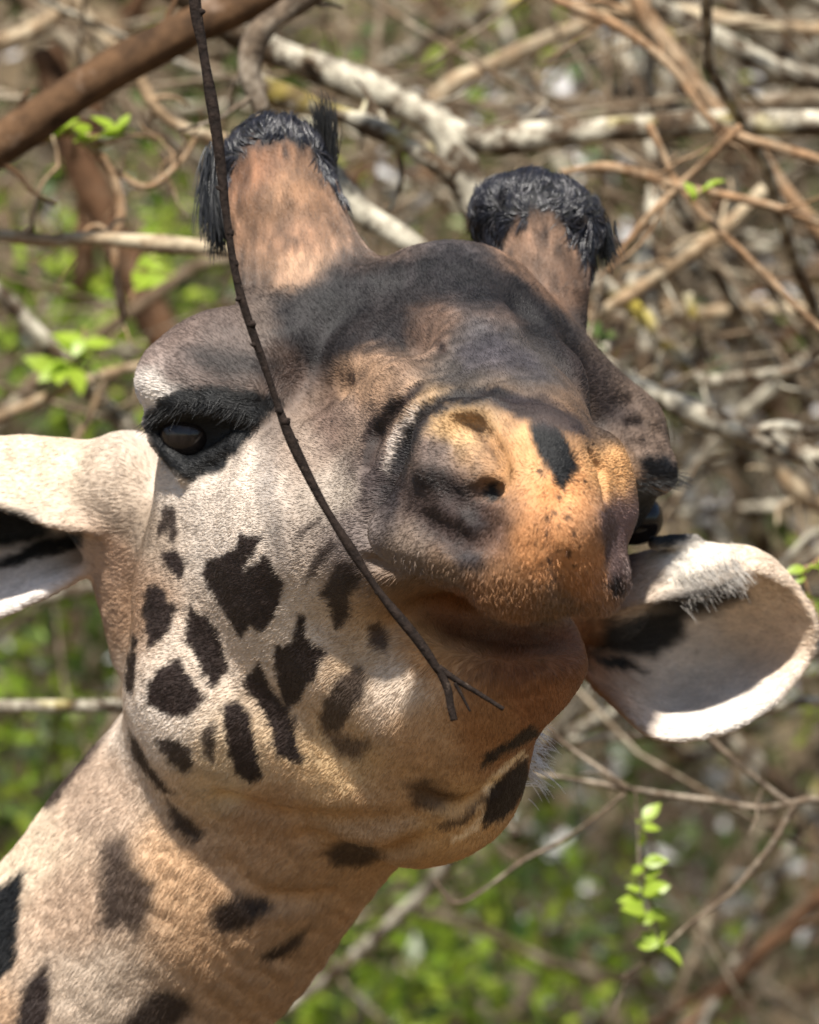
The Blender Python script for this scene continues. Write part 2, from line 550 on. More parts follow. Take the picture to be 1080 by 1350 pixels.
# outline, colour, edge softness, strength, nominal depth of the surface
PATCH = [
    (A('272,272 300,235 360,210 380,165 440,165 410,220 385,270 420,240 450,215 470,255 500,285 505,320 480,370 440,420 410,405 375,440 345,385 310,325', **CK), DARK, 3, 1, 140),
    (A('175,210 215,205 240,245 235,275 215,290 180,250', **CK), DARK, 3, 1, 60),
    (A('178,85 200,95 215,160 205,190 190,185 185,150 165,180 160,160', **CK), DARK, 3, .9, 40),
    (A('135,300 160,305 185,340 205,370 185,430 130,475 122,400', **CK), DARK, 3, 1, 60),
    (A('245,345 290,385 325,440 345,510 320,560 295,575 270,510 230,440', **CK), DARK, 3, 1, 120),
    (A('130,560 165,520 215,490 240,540 285,600 240,645 185,645 130,620', **CK), DARK, 3, 1, 120),
    (A('330,620 370,610 405,650 415,720 440,810 410,825 375,810 350,740 330,680', **CK), DARK, 3, 1, 150),
    (A('155,710 200,705 245,730 248,790 225,805 190,775', **CK), DARK, 4, .9, 120),
    (A('278,680 305,660 312,720 305,775 280,745', **CK), DARK, 4, .85, 140),
    (A('378,550 430,505 450,560 490,620 515,650 520,720 545,770 510,770 470,745 460,680 430,620', **CK), DARK, 3, 1, 180),
    (A('470,460 510,450 530,375 548,380 555,435 605,470 580,530 540,590 500,640 480,590 470,520', **CK), DARK, 3, 1, 200),
    (A('575,325 620,280 640,235 700,250 690,300 660,340 665,385 630,415 612,370 605,335', **CK), DARK, 4, .95, 300),
    (A('600,600 640,545 690,510 712,545 700,590 660,650 640,690 600,690 580,660', **CK), DARK, 5, .85, 260),
    (A('590,690 650,690 720,710 690,755 640,750', **CK), BROWN, 8, .8, 250),
    (A('705,410 740,390 765,430 765,480 735,475 715,450', **CK), BROWN, 6, .9, 330),
    (A('520,190 545,150 600,110 585,140 540,175', **CK), DARK, 4, .8, 240),
    (A('545,300 580,220 620,180 640,190 600,240 565,285', **CK), DARK, 4, .8, 260),
    (A('95,430 108,440 104,570 88,590 70,560', **CK), DARK, 3, 1, -20),
    (A('72,680 100,715 135,770 165,815 200,855 165,845 120,795 80,745', **CK), DARK, 4, 1, 60),
    (A('810,830 860,805 920,840 960,860 900,885 830,880', **CK), BROWN, 10, .8, 280),
    (A('632,1010 640,990 700,950 712,965 645,1003'), DARK, 4, 1, 200),
    (A('640,1040 660,1018 692,995 700,1030 665,1078 636,1088'), DARK, 4, 1, 160),
    (A('575,1085 610,1075 640,1040 632,1060 612,1085 580,1092'), BROWN, 4, .8, 220),
    (A('634,1034 660,1006 690,986 694,993 664,1014 640,1042'), (232, 212, 180), 3, .9, 190),
    (A('596,1102 622,1090 634,1070 640,1074 628,1096 600,1110'), (232, 212, 180), 3, .8, 210),
    (A('425,1125 450,1110 490,1112 508,1130 480,1146 440,1146'), DARK, 8, .85, 160),
    (A('218,1055 250,1078 272,1100 255,1113 225,1090'), DARK, 6, .9, 60),
    (A('270,420 330,400 350,480 410,520 400,600 360,670 320,640 290,660 265,640 270,540', **NK), DARK, 12, .85, 0),
    (A('560,600 620,555 700,570 720,590 660,640 600,670 560,650', **NK), DARK, 8, .95, 60),
    (A('690,720 760,670 820,640 780,700 720,740', **NK), DARK, 6, .9, 0),
    (A('-60,560 0,540 65,490 50,620 40,740 0,790 -60,800', **NK), BLACK, 4, 1, -80),
    (A('40,890 70,800 130,735 140,780 130,900 110,990 40,990', **NK), DARK, 6, 1, -60),
    (A('330,890 400,815 500,830 510,870 440,930 330,940', **NK), DARK, 10, .9, 0),
    (A('60,345 150,240 250,110 310,90 230,215 140,320', **NK), DARK, 7, .9, -200),
    # face
    (A('360,392 450,360 600,325 690,360 740,420 770,480 750,510 715,460 650,425 600,400 575,420 540,470 500,465 450,480 410,490 370,450'), (44, 39, 41), 18, .95, 60),
    (A('240,460 320,462 370,480 350,500 270,492'), (60, 50, 46), 14, .85, 150),
    (A('478,590 488,560 520,525 560,505 545,530 515,560 500,600 492,620 480,612'), DARK, 5, 1, 420),
    (A('512,640 518,600 530,570 560,535 605,515 660,510 700,530 660,535 600,535 565,560 545,600 530,650 518,680'), (48, 42, 44), 7, .95, 500),
    (A('509,620 513,585 530,555 555,535 548,552 528,580 518,610 514,632'), (200, 185, 172), 4, .8, 450),
    (A('545,432 556,428 560,450 552,460'), DARK, 4, .9, 150),
    (A('572,450 584,446 586,470 575,474'), DARK, 4, .9, 180),
    (A('455,495 480,488 505,505 495,520 470,515'), BROWN, 8, .7, 200),
    (A('420,500 440,490 450,530 430,545'), BROWN, 10, .5, 160),
    (A('730,440 790,480 850,560 800,560 760,520'), (78, 64, 60), 14, .8, 60),
    (A('840,605 880,600 905,625 890,642 850,630'), BLACK, 8, .95, -60),
    (A('455,470 500,480 520,500 500,530 460,525 440,500'), (160, 128, 98), 14, .5, 200),
    (A('540,410 575,400 600,420 590,445 560,470 540,450'), (140, 108, 86), 14, .5, 150),
    (A('620,415 660,405 690,425 660,440'), (120, 98, 86), 12, .5, 180),
    (A('600,460 650,440 700,470 715,500 660,490 610,490'), (84, 78, 84), 14, .7, 330),
    (A('410,540 440,520 455,560 450,600 425,600'), (120, 96, 84), 14, .6, 220),
    (A('500,640 520,610 530,660 520,700 500,720'), (70, 60, 60), 10, .7, 480),
    # muzzle
    (A('585,190 640,180 700,220 740,290 742,350 690,398 650,330 610,270', **MZ), (34, 29, 29), 4, 1, 680),
    (A('480,130 560,90 640,100 760,170 790,230 700,220 590,190 540,160', **MZ), (70, 60, 62), 8, .9, 650),
    (A('180,360 300,330 380,360 440,420 460,470 440,560 450,640 380,640 280,560 200,470', **MZ), (80, 62, 56), 16, .9, 600),
    (A('250,330 330,345 400,390 380,430 300,400 230,370', **MZ), (60, 48, 46), 10, .7, 600),
    (A('380,470 440,450 460,500 430,540 390,520', **MZ), (62, 48, 46), 8, .8, 640),
    (A('290,440 330,430 350,480 310,490', **MZ), (70, 54, 50), 8, .6, 620),
    (A('360,600 400,590 440,610 430,650 370,640', **MZ), (70, 60, 62), 8, .8, 620),
    (A('470,380 500,370 515,430 480,440 450,410', **MZ), (22, 18, 18), 5, 1, 680),  # nostril hole, its shade painted dark
    (A('400,190 430,200 480,270 500,330 480,310 440,250', **MZ), (120, 85, 50), 5, .8, 680),  # shade painted along the nostril crease
    (A('815,470 850,450 880,520 890,620 880,720 850,700 830,600', **MZ), (120, 96, 92), 6, .9, 640),
    (A('840,680 880,650 885,710 855,730', **MZ), (50, 42, 44), 5, .9, 620),
    # eye surrounds
    (A('184,554 212,526 250,510 320,512 376,532 345,562 318,592 290,622 250,636 220,618 202,590'), BLACK, 5, 1, 130),
    (A('822,650 850,640 885,655 900,700 925,712 880,724 830,716'), BLACK, 9, 1, -80),
    # inside of the ears: dark hair, with the shade painted into the colour
    (A('778,858 800,820 850,808 900,800 905,840 860,870 800,860'), (28, 22, 19), 12, .95, -250),
    (A('778,862 820,868 852,888 800,880'), (28, 22, 19), 6, 1, -240),
    (A('850,800 900,770 975,762 985,790 920,812'), (40, 30, 24), 12, .9, -230),
    (A('-60,670 0,660 40,675 70,705 40,715 -60,725'), (22, 18, 16), 8, 1, -200),
    (A('-60,735 0,738 50,712 115,700 112,722 50,738 0,748 -60,750'), (22, 18, 16), 6, 1, -180),
]

def poly_sd(P, poly):
    """signed distance (inside negative)"""
    d = np.full(len(P), 1e9); inside = np.zeros(len(P), bool)
    for a, c in zip(poly, np.roll(poly, -1, axis=0)):
        e = c - a; w = P - a
        t = np.clip((w @ e) / (e @ e + 1e-9), 0, 1)
        q = w - t[:, None] * e
        d = np.minimum(d, (q * q).sum(1))
        cond = (a[1] > P[:, 1]) != (c[1] > P[:, 1])
        xi = a[0] + (P[:, 1] - a[1]) / (c[1] - a[1] if c[1] != a[1] else 1e-9) * e[0]
        inside ^= cond & (P[:, 0] < xi)
    d = np.sqrt(d)
    return np.where(inside, -d, d)

def coat(U, Nn, jitter=0.0):
    n = len(U)
    P = U[:, :2].copy()
    warp = np.stack([fbm(U, 38, 3), fbm(U, 38, 9)], 1)
    Pw = P + warp * 5 + 3.2 * np.stack([vnoise(U, 9, 13), vnoise(U, 9, 19)], 1)
    if jitter: Pw = Pw + rng.normal(0, jitter, Pw.shape)
    # smooth base colour from anchor points
    acc = np.zeros((n, 3)); wt = np.zeros(n)
    Pb = P + warp * 14
    for a in ANCHORS:
        d2 = ((Pb - a[:2]) ** 2).sum(1) + 120
        w = 1 / d2 ** 1.9
        acc += w[:, None] * srgb(a[2:]); wt += w
    C = acc / wt[:, None]
    front = sstep(-0.35, 0.0, Nn[:, 2])
    for poly, col, soft, strg, dep in PATCH:
        k = 1 - dep / (DIST * S)
        pl = np.array([540, 675]) + (poly - np.array([540, 675])) * k
        lo, hi = pl.min(0) - 40, pl.max(0) + 40
        m = np.where((Pw > lo).all(1) & (Pw < hi).all(1) & (front > 0) & (np.abs(U[:, 2] - dep) < 260))[0]
        if not len(m): continue
        a = (1 - sstep(-soft, soft, poly_sd(Pw[m], pl))) * strg * front[m]
        C[m] = C[m] * (1 - a[:, None]) + a[:, None] * srgb(col)
    # blotches of the coat on the sides turned away
    back = (1 - front)
    cell = np.abs(fbm(U, 120, 31, 2))
    a = back * sstep(0.12, 0.2, cell) * 0.95
    C = C * (1 - a[:, None]) + a[:, None] * srgb(DARK)
    # black tops of the horns
    for c, r in (((364, 188, -66), 100), ((706, 276, -190), 100)):
        q = cp(c)
        t = U[:, 1] - q[1]
        near = np.linalg.norm(U - q, axis=1) < 190
        nz = fbm(U, 22, 41) + 0.8 * vnoise(U * np.array([1, 0.35, 1]), 9, 43)
        dx = U[:, 0] - q[0]
        if c[0] < 500: lim, side = 14, np.clip((-dx - 46) * 3.0, 0, 120) + np.clip((dx - 40) * 1.6, 0, 60)
        else: lim, side = 30, np.clip((dx - 45) * 1.4, 0, 70) + np.clip((-dx - 20) * 1.0, 0, 50)
        a = near * sstep(22, -22, t - lim - side + nz * 30)
        C = C * (1 - a[:, None]) + a[:, None] * np.array([0.012, 0.012, 0.016])
    fr = np.exp(-(((U[:, 0] - 722) / 38) ** 2 + ((U[:, 1] - 682) / 62) ** 2)) * (U[:, 2] > 450)
    a = (fr > 0.25) * sstep(0.52, 0.72, vnoise(U, 6.5, 63) + 0.25 * fr) * 0.85
    C = C * (1 - a[:, None]) + a[:, None] * srgb((70, 40, 22))
    face = np.exp(-(((U[:, 0] - 560) / 190) ** 2 + ((U[:, 1] - 470) / 120) ** 2)) + 0.9 * (U[:, 1] < 385) + 0.5 * np.exp(-(((U[:, 0] - 600) / 70) ** 2 + ((U[:, 1] - 670) / 70) ** 2))
    streak = fbm(U * np.array([1.0, 0.45, 0.7]), 20, 65) + 0.6 * vnoise(U * np.array([1.0, 0.3, 0.6]), 7, 66)
    C = C * np.exp(0.62 * np.clip(face, 0, 1) * streak)[:, None]
    C = C * (1 + 0.14 * fbm(U, 16, 5)[:, None]) * (1 + 0.10 * fbm(U, 90, 55)[:, None])
    lum = (C @ np.array([0.3, 0.55, 0.15]))[:, None]
    C = lum + (C - lum) * np.array([[0.62, 0.66, 0.70]])
    C = np.clip(C, 0.001, 1) ** 1.42
    return np.clip(C * 1.22, 0.003, 0.9)

def attr_mat(name, rough, hair=False):
    m, nt, b = new_mat(name)
    at_ = N(nt, 'ShaderNodeAttribute'); at_.attribute_name = 'coat'
    nt.links.new(at_.outputs['Color'], b.inputs['Base Color'])
    b.inputs['Roughness'].default_value = rough
    b.inputs['Specular IOR Level'].default_value = 0.35
    if not hair:
        n1 = noise_node(nt, 420, 4, 0.6)
        bp = N(nt, 'ShaderNodeBump'); bp.inputs['Strength'].default_value = 0.35; bp.inputs['Distance'].default_value = 0.002
        nt.links.new(n1.outputs[0], bp.inputs['Height']); nt.links.new(bp.outputs[0], b.inputs['Normal'])
    return m
M_skin = attr_mat('giraffe_coat', 0.7)
M_fur = attr_mat('giraffe_fur', 0.45, True)
M_tuft = attr_mat('black_hair', 0.32, True)
M_tuft.node_tree.nodes['Principled BSDF'].inputs['Specular IOR Level'].default_value = 0.6

def hairs(name, R, D, Nn, L, C, rad, parent, bend=0.5, pts=4, mat=None, kind='stuff'):
    """strands from roots R (model units), direction D, bending by `bend` of their length against the normal"""
    n = len(R)
    t = np.linspace(0, 1, pts)
    P = R[:, None, :] + (D * L[:, None])[:, None, :] * t[None, :, None] - (Nn * (L * bend)[:, None])[:, None, :] * (t ** 2)[None, :, None]
    W = to_world(P).reshape(-1, 3).astype(np.float32)
    cu = bpy.data.hair_curves.new(name)
    cu.add_curves([pts] * n)
    cu.position_data.foreach_set('vector', W.ravel())
    ra = cu.attributes.new('radius', 'FLOAT', 'POINT')
    rr = (rad[:, None] / S * np.linspace(1, 0.25, pts)[None]).astype(np.float32)
    ra.data.foreach_set('value', rr.ravel())
    ca = cu.attributes.new('coat', 'FLOAT_COLOR', 'CURVE')
    ca.data.foreach_set('color', np.concatenate([C, np.ones((n, 1))], 1).astype(np.float32).ravel())
    cu.materials.append(mat or M_fur)
    o = bpy.data.objects.new(name, cu)
    COL.objects.link(o)
    o.parent = parent
    if kind: o['kind'] = kind
    return o

def unit(v):
    return v / (np.linalg.norm(v, axis=-1, keepdims=True) + 1e-9)

def build_giraffe():
    root = bpy.data.objects.new('giraffe', None)
    COL.objects.link(root)
    tag(root, 'giraffe stretching its spotted neck and tilting its tan muzzle forward', 'giraffe')
    sculpt()
    V, Q = surface_nets()
    V = laplace(V, Q, 2, 0.5)
    Nn = vert_normals(V, Q)
    # folds of loose skin round throat and neck, small unevenness everywhere
    along = V[:, 0] * -0.55 + V[:, 1] * 0.83
    bow = 0.0016 * (V[:, 0] * 0.83 + V[:, 1] * 0.55 - 880) ** 2 * 0.35
    w = np.exp(-(((V[:, 0] - 330) / 120) ** 2 + ((V[:, 1] - 1270) / 110) ** 2)) + 0.8 * np.exp(-(((V[:, 0] - 600) / 60) ** 2 + ((V[:, 1] - 1070) / 50) ** 2))
    fold = np.sin((along - bow + 40 * fbm(V, 110, 71)) / 5.6) * w * 1.9 * np.clip(0.5 + 1.3 * fbm(V, 60, 72), 0, 1.5)
    V = V + Nn * (fold + 3.0 * fbm(V, 60, 77) + 1.2 * fbm(V, 22, 78) + 4.0 * fbm(V, 20, 79) * np.exp(-(((V[:, 0] - 600) / 60) ** 2 + ((V[:, 1] - 670) / 60) ** 2)))[:, None]
    Nn = vert_normals(V, Q)
    body = fast_mesh('body', to_world(V), Q, M_skin, root)
    C = coat(V, Nn)
    ca = body.data.attributes.new('coat', 'FLOAT_COLOR', 'POINT')
    ca.data.foreach_set('color', np.concatenate([C, np.ones((len(C), 1))], 1).astype(np.float32).ravel())
    # eyes
    Me, nt, b = new_mat('eye_surface')
    b.inputs['Base Color'].default_value = (0.012, 0.009, 0.008, 1); b.inputs['Roughness'].default_value = 0.10; b.inputs['Specular IOR Level'].default_value = 0.3
    for c in (EYE_L, EYE_R):
        nu, nv = 28, 18
        vs_ = []
        for i in range(nv + 1):
            for j in range(nu):
                th, ph = math.pi * i / nv, 2 * math.pi * j / nu
                vs_.append(cp(c) + EYE_RAD * np.array([math.sin(th) * math.cos(ph), math.sin(th) * math.sin(ph) * 0.9, math.cos(th)]))
        fs = [(i * nu + j, i * nu + (j + 1) % nu, (i + 1) * nu + (j + 1) % nu, (i + 1) * nu + j) for i in range(nv) for j in range(nu)]
        fast_mesh('eye', to_world(np.array(vs_)), np.array(fs), Me, root)
    if FUR: build_fur(root, V, Q, Nn)
    return V, Q, Nn

def sample(V, Q, Nn, n, wfun=None):
    T = np.concatenate([Q[:, [0, 1, 2]], Q[:, [0, 2, 3]]])
    a = 0.5 * np.linalg.norm(np.cross(V[T[:, 1]] - V[T[:, 0]], V[T[:, 2]] - V[T[:, 0]]), axis=1)
    if wfun is not None: a = a * wfun(V[T].mean(1))
    cdf = np.cumsum(a); cdf /= cdf[-1]
    f = np.minimum(np.searchsorted(cdf, rng.random(n)), len(T) - 1)
    r1, r2 = np.sqrt(rng.random(n)), rng.random(n)
    b = np.stack([1 - r1, r1 * (1 - r2), r1 * r2], 1)
    P = (V[T[f]] * b[:, :, None]).sum(1)
    M = unit((Nn[T[f]] * b[:, :, None]).sum(1))
    return P, M

def build_fur(root, V, Q, Nn):
    n = 620000
    P, M = sample(V, Q, Nn, n, lambda p: np.where(p[:, 1] > 1420, 0.25, 1.0))
    C = coat(P, M, 1.5)
    # lie of the coat: back from the nose over the face, down the neck
    nose = cp((710, 640, 700))
    F = unit(P - nose)
    neck = np.array([-0.5, 0.82, -0.25])
    wn_ = sstep(950, 1150, P[:, 1] - 0.35 * (P[:, 0] - 300))[:, None]
    F = F * (1 - wn_) + neck * wn_
    hornm = (P[:, 1] < 380)
    F[hornm & (P[:, 0] < 540)] = (-0.18, -1, -0.3)
    F[hornm & (P[:, 0] > 600) & (P[:, 2] < -60)] = (-0.1, -1, -0.5)
    earr = (P[:, 0] > 790) & (P[:, 1] > 715) & (P[:, 2] < -60)
    F[earr] = (1, -0.1, 0.1)
    earl = (P[:, 0] < 160) & (P[:, 1] < 830) & (P[:, 2] < 0)
    F[earl] = (-1, 0.1, 0.1)
    F = F + 0.24 * np.stack([fbm(P, 34, 101), fbm(P, 34, 111), fbm(P, 34, 121)], 1) + rng.normal(0, 0.09, (n, 3))
    T = unit(F - (F * M).sum(1, keepdims=True) * M)
    L = 8.5 + 5 * wn_[:, 0]
    dm = np.linalg.norm(P - cp((700, 680, 650)), axis=1)
    L = np.where(dm < 230, 5.5, L)
    lipchin = (dm < 320) & (P[:, 1] > 745)
    L = np.where(lipchin, 13.0, L)
    L = L * rng.uniform(0.6, 1.25, n)
    lift = np.where(dm < 230, 0.34, 0.21) + rng.normal(0, 0.06, n)
    D = unit(T + M * lift[:, None])
    C = C * rng.uniform(0.72, 1.22, (n, 1))
    rad = np.full(n, 0.42)
    hairs('fur', P, D, M, L, C, rad, root, 0.22)
    # black tufts on the horns
    for c, k in (((364, 188, -66), 5200), ((706, 276, -190), 5600)):
        q = cp(c)
        P, M = sample(V, Q, Nn, k, lambda p: (np.linalg.norm(p - q, axis=1) < 150) * (p[:, 1] < q[1] + 90.0))
        C = coat(P, M, 1.0)
        keep = C.max(1) < rng.uniform(0.015, 0.055, k)
        P, M, C = P[keep], M[keep], C[keep]
        kk = len(P)
        up = np.array([[-0.35, -0.75, -0.55]]) if c[0] < 500 else np.array([[0.15, -0.7, -0.7]])
        drop = np.clip((P[:, 1:2] - q[1] + 10) / 50, 0, 1)          # side locks hang down
        F = up * (1 - drop) + np.array([[0, 1.0, 0.1]]) * drop
        F = F + 1.1 * np.stack([fbm(P, 30, 201), fbm(P, 30, 211), fbm(P, 30, 221)], 1) + 0.5 * np.stack([vnoise(P, 9, 231), vnoise(P, 9, 241), vnoise(P, 9, 251)], 1)
        T = unit(F - (F * M).sum(1, keepdims=True) * M)
        D = unit(T + M * (0.42 + 0.35 * vnoise(P, 16, 261))[:, None] + rng.normal(0, 0.06, (kk, 3)))
        C = np.array([[0.010, 0.010, 0.014]]) * rng.uniform(0.6, 1.6, (kk, 1)) + (rng.random((kk, 1)) < 0.12) * np.array([[0.05, 0.045, 0.045]])
        hairs('horn_tuft', P, D, M, rng.uniform(11, 30, kk) * (1 + 0.55 * vnoise(P, 20, 271)), C, np.full(kk, 0.8), root, 0.30, 5, M_tuft)
    # the upright lock on the taller horn and the lock hanging at its side
    for base, d, ln, k in (((424, 226, -62), (0.2, -1, 0), 72, 160), ((430, 222, -62), (0.12, -1, 0.1), 90, 160), ((284, 205, -50), (-0.12, 1, 0.25), 110, 420), ((292, 290, -50), (-0.25, 1, 0), 50, 120), ((795, 300, -190), (0.1, 1, 0), 50, 160)):
        B = np.array([cp(base)]) + rng.normal(0, 6.5, (k, 3))
        D = unit(np.array([d]) + rng.normal(0, 0.10, (k, 3)))
        side = np.ones((k, 1)) * np.array([[0.8 if d[1] < 0 else -0.5, 0, 0.2]])
        hairs('horn_tuft', B, D, side, rng.uniform(0.6, 1.1, k) * ln, np.full((k, 3), 0.011), np.full(k, 0.9), root, 0.22, 6, M_tuft)
    # eyelashes: long black hairs along the upper lids
    for lid, d in ((((196, 555, 100), (225, 538, 130), (260, 530, 158), (300, 535, 168), (345, 552, 176)), (-0.55, 0.75, 0.6)), (((812, 628, -10), (840, 634, -30), (868, 634, -60), (892, 632, -95)), (0.8, 0.30, 0.35))):
        k = 190
        B = catmull(np.array([cp(p) for p in lid]), k) + rng.normal(0, 4.5, (k, 3))
        D = unit(np.array([d]) + rng.normal(0, 0.18, (k, 3)))
        hairs('eyelash', B, D, np.ones((k, 1)) * np.array([[0.1, 0.4, 0]]), rng.uniform(16, 34, k), np.full((k, 3), 0.005), np.full(k, 0.6), root, 0.25, 5)
    # white chin bristles and a few whiskers round the lips
    k = 130
    B = np.array([cp((692, 985, 110))]) + rng.normal(0, 1, (k, 3)) * np.array([7, 26, 30])
    D = unit(np.array([[1.0, 0.25, 0.1]]) + rng.normal(0, 0.35, (k, 3)))
    hairs('bristle', B, D, np.ones((k, 1)) * np.array([[0.1, -1, 0]]), rng.uniform(18, 46, k), np.full((k, 3), 0.75), np.full(k, 0.7), root, 0.3, 5)
    P, M = sample(V, Q, Nn, 5200, lambda p: (np.linalg.norm(p - cp((690, 760, 620)), axis=1) < 170) * sstep(715, 800, p[:, 1]))
    k = len(P)
    CB = coat(P, M, 2.0)
    hairs('bristle', P, unit(M * 0.55 + rng.normal(0, 0.2, (k, 3)) + np.array([[0, .7, 0]])), M, rng.uniform(6, 14, k), CB * rng.uniform(.5, 1.7, (k, 1)), np.full(k, 0.32), root, 0.35, 5)
    # pale hair hanging from the rolled edge of the ear
    k = 900
    B = catmull(np.array([cp(p) for p in ((890, 768, -98), (920, 762, -104), (950, 752, -114), (975, 744, -128))]), k) + rng.normal(0, 1, (k, 3)) * np.array([6, 11, 3])
    D = unit(np.array([[0.75, 1, 0.12]]) + 0.5 * np.stack([vnoise(B, 10, 301), vnoise(B, 10, 302), 0 * B[:, 0]], 1) + rng.normal(0, 0.10, (k, 3)))
    hairs('ear_hair', B, D, np.ones((k, 1)) * np.array([[0, 0, -0.5]]), rng.uniform(9, 30, k) * (1 + 0.5 * vnoise(B, 8, 303)), np.array([[0.52, 0.48, 0.43]]) * rng.uniform(.5, 1.15, (k, 1)), np.full(k, 0.3), root, 0.25, 5)

FUR = True
gV, gQ, gN = build_giraffe()

# ------------------------------------------------------------------ branches
M_dark = bark_mat('dark_smooth_bark', (0.068, 0.037, 0.018), (0.2, 0.14, 0.1), -0.7, 40)
M_lich = bark_mat('lichened_bark', (0.060, 0.040, 0.024), (0.50, 0.46, 0.36), 0.3, 80, 1.0)
M_pale = bark_mat('pale_dry_bark', (0.21, 0.145, 0.085), (0.42, 0.35, 0.24), 0.3, 60)
M_tan = bark_mat('tan_twig_bark', (0.20, 0.12, 0.065), (0.34, 0.25, 0.16), 0.3, 80)
M_twig = bark_mat('dark_twig_bark', (0.016, 0.0105, 0.008), (0.16, 0.12, 0.09), -0.75, 190)
M_greytwig = bark_mat('grey_brown_twig_bark', (0.10, 0.073, 0.05), (0.30, 0.25, 0.19), 0.1, 90)
M_drab = bark_mat('drab_twig_bark', (0.115, 0.08, 0.05), (0.34, 0.29, 0.21), 0.15, 60)
M_brown = bark_mat('red_brown_bark', (0.095, 0.050, 0.026), (0.2, 0.13, 0.08), -0.2, 40)
M_green = leaf_mat('fresh_leaf', (0.24, 0.40, 0.03), (0.40, 0.50, 0.06), 0.5)
M_mid = leaf_mat('green_leaf', (0.035, 0.075, 0.014), (0.12, 0.17, 0.04), 0.4)
M_dry = leaf_mat('dry_leaf', (0.07, 0.042, 0.02), (0.50, 0.40, 0.26), 0.15)

M_glint = leaf_mat('painted_glint_leaf', (0.30, 0.30, 0.28), (0.62, 0.60, 0.60), 0.2)  # pale base colour stands in for sky glints on leaves

def tube(P, R, sides=8, seed=0, knob=0.12):
    """verts, quads of a tapered tube through P with radii R"""
    P = np.asarray(P, float); n = len(P)
    T = unit(np.gradient(P, axis=0))
    up = np.array([0.31, 0.83, 0.46])
    A_ = unit(np.cross(T, up)); B_ = np.cross(T, A_)
    ang = np.linspace(0, 2 * math.pi, sides, endpoint=False)
    V = P[:, None, :] + (A_[:, None, :] * np.cos(ang)[None, :, None] + B_[:, None, :] * np.sin(ang)[None, :, None]) * np.asarray(R)[:, None, None]
    V = V.reshape(-1, 3)
    if knob:
        nz = vnoise(V * 1000, 30, seed + 5)
        V = V + (V - np.repeat(P, sides, 0)) * (nz * knob)[:, None]
    i, j = np.meshgrid(np.arange(n - 1), np.arange(sides), indexing='ij')
    a = i * sides + j; b2 = i * sides + (j + 1) % sides
    Q = np.stack([a, b2, b2 + sides, a + sides], -1).reshape(-1, 4)
    # closed ends
    V = np.concatenate([V, P[:1], P[-1:]]); c0, c1 = len(V) - 2, len(V) - 1
    e = np.arange(sides); f = (e + 1) % sides
    cap0 = np.stack([f, e, np.full(sides, c0), np.full(sides, c0)], 1)
    cap1 = np.stack([(n - 1) * sides + e, (n - 1) * sides + f, np.full(sides, c1), np.full(sides, c1)], 1)
    return V, Q, np.concatenate([cap0, cap1])[:, :3]

class Bag:
    def __init__(s): s.v, s.f, s.n = [], [], 0
    def add(s, V, *Fs):
        s.v.append(np.asarray(V))
        for F in Fs: s.f += (np.asarray(F) + s.n).tolist()
        s.n += len(V)
    def tube(s, P, R, **k): s.add(*tube(P, R, **k))
    def build(s, name, mat, parent=None, smooth=True):
        return mesh_obj(name, np.concatenate(s.v), s.f, mat, parent, smooth)

def line(pts, y, r0, r1, bag, seed=0, knob=0.14, wob=0.0):
    """pts: drawing places (x, y[, depth]); r in drawing units at that depth"""
    C = np.array([at(p[0], p[1], p[2] if len(p) > 2 else y) for p in pts])
    n = max(12, len(pts) * 7)
    P = catmull(C, n)
    k = (DIST + y) / DIST / S
    if wob:
        P = P + wob * k * np.stack([vnoise(P * 1000, 60, seed + q) for q in (1, 2, 3)], 1)
    R = np.linspace(r0, r1, n) * k
    bag.tube(P, R, seed=seed, knob=knob)
    return P, R

BR = 0
def branch(name, label, cat, lines, y, mat, knob=0.14, wob=4, group=None, shoots=4):
    """one branch with its forks: lines = [(pts, r0, r1), ...]"""
    global BR
    bag = Bag()
    for pts, r0, r1 in lines:
        BR += 1
        P, R = line(pts, y, r0, r1, bag, BR * 13, knob * 1.7, wob)
        rr = random.Random(BR)
        for q in range(shoots):
            i = rr.randrange(3, len(P) - 2)
            d = unit(unit(P[i + 1] - P[i]) * rr.uniform(0.3, 1) + np.array([rr.uniform(-1, 1), rr.uniform(-.5, .8), rr.uniform(-1, 1)]) * 0.9)
            L = rr.uniform(0.012, 0.09); n = 6
            pts2 = [P[i]]
            for j in range(n):
                d = unit(d + np.array([rr.gauss(0, .25) for _ in range(3)]))
                pts2.append(pts2[-1] + d * L / n)
            a = min(R[i] * 0.5, 0.0032) * rr.uniform(.5, 1)
            bag.tube(np.array(pts2), np.linspace(a, a * 0.5, n + 1), sides=5, knob=0.15, seed=q)
    o = bag.build(name, mat)
    tag(o, label, cat, group)
    return o

def leaf_mesh(L, W, cup=0.15, rows=5):
    V, F = [], []
    for i in range(rows + 1):
        t = i / rows
        w = W * math.sin(math.pi * min(1, t * 0.96 + 0.04) ** 0.8) * 0.5
        z = -0.25 * L * t * t
        V += [(-w, L * t, z + cup * w), (0, L * t, z), (w, L * t, z + cup * w)]
    for i in range(rows):
        a = i * 3
        F += [(a, a + 1, a + 4, a + 3), (a + 1, a + 2, a + 5, a + 4)]
    me = bpy.data.meshes.new('leaf')
    me.from_pydata(V, [], F); me.update()
    me.polygons.foreach_set('use_smooth', np.ones(len(F), bool))
    return me

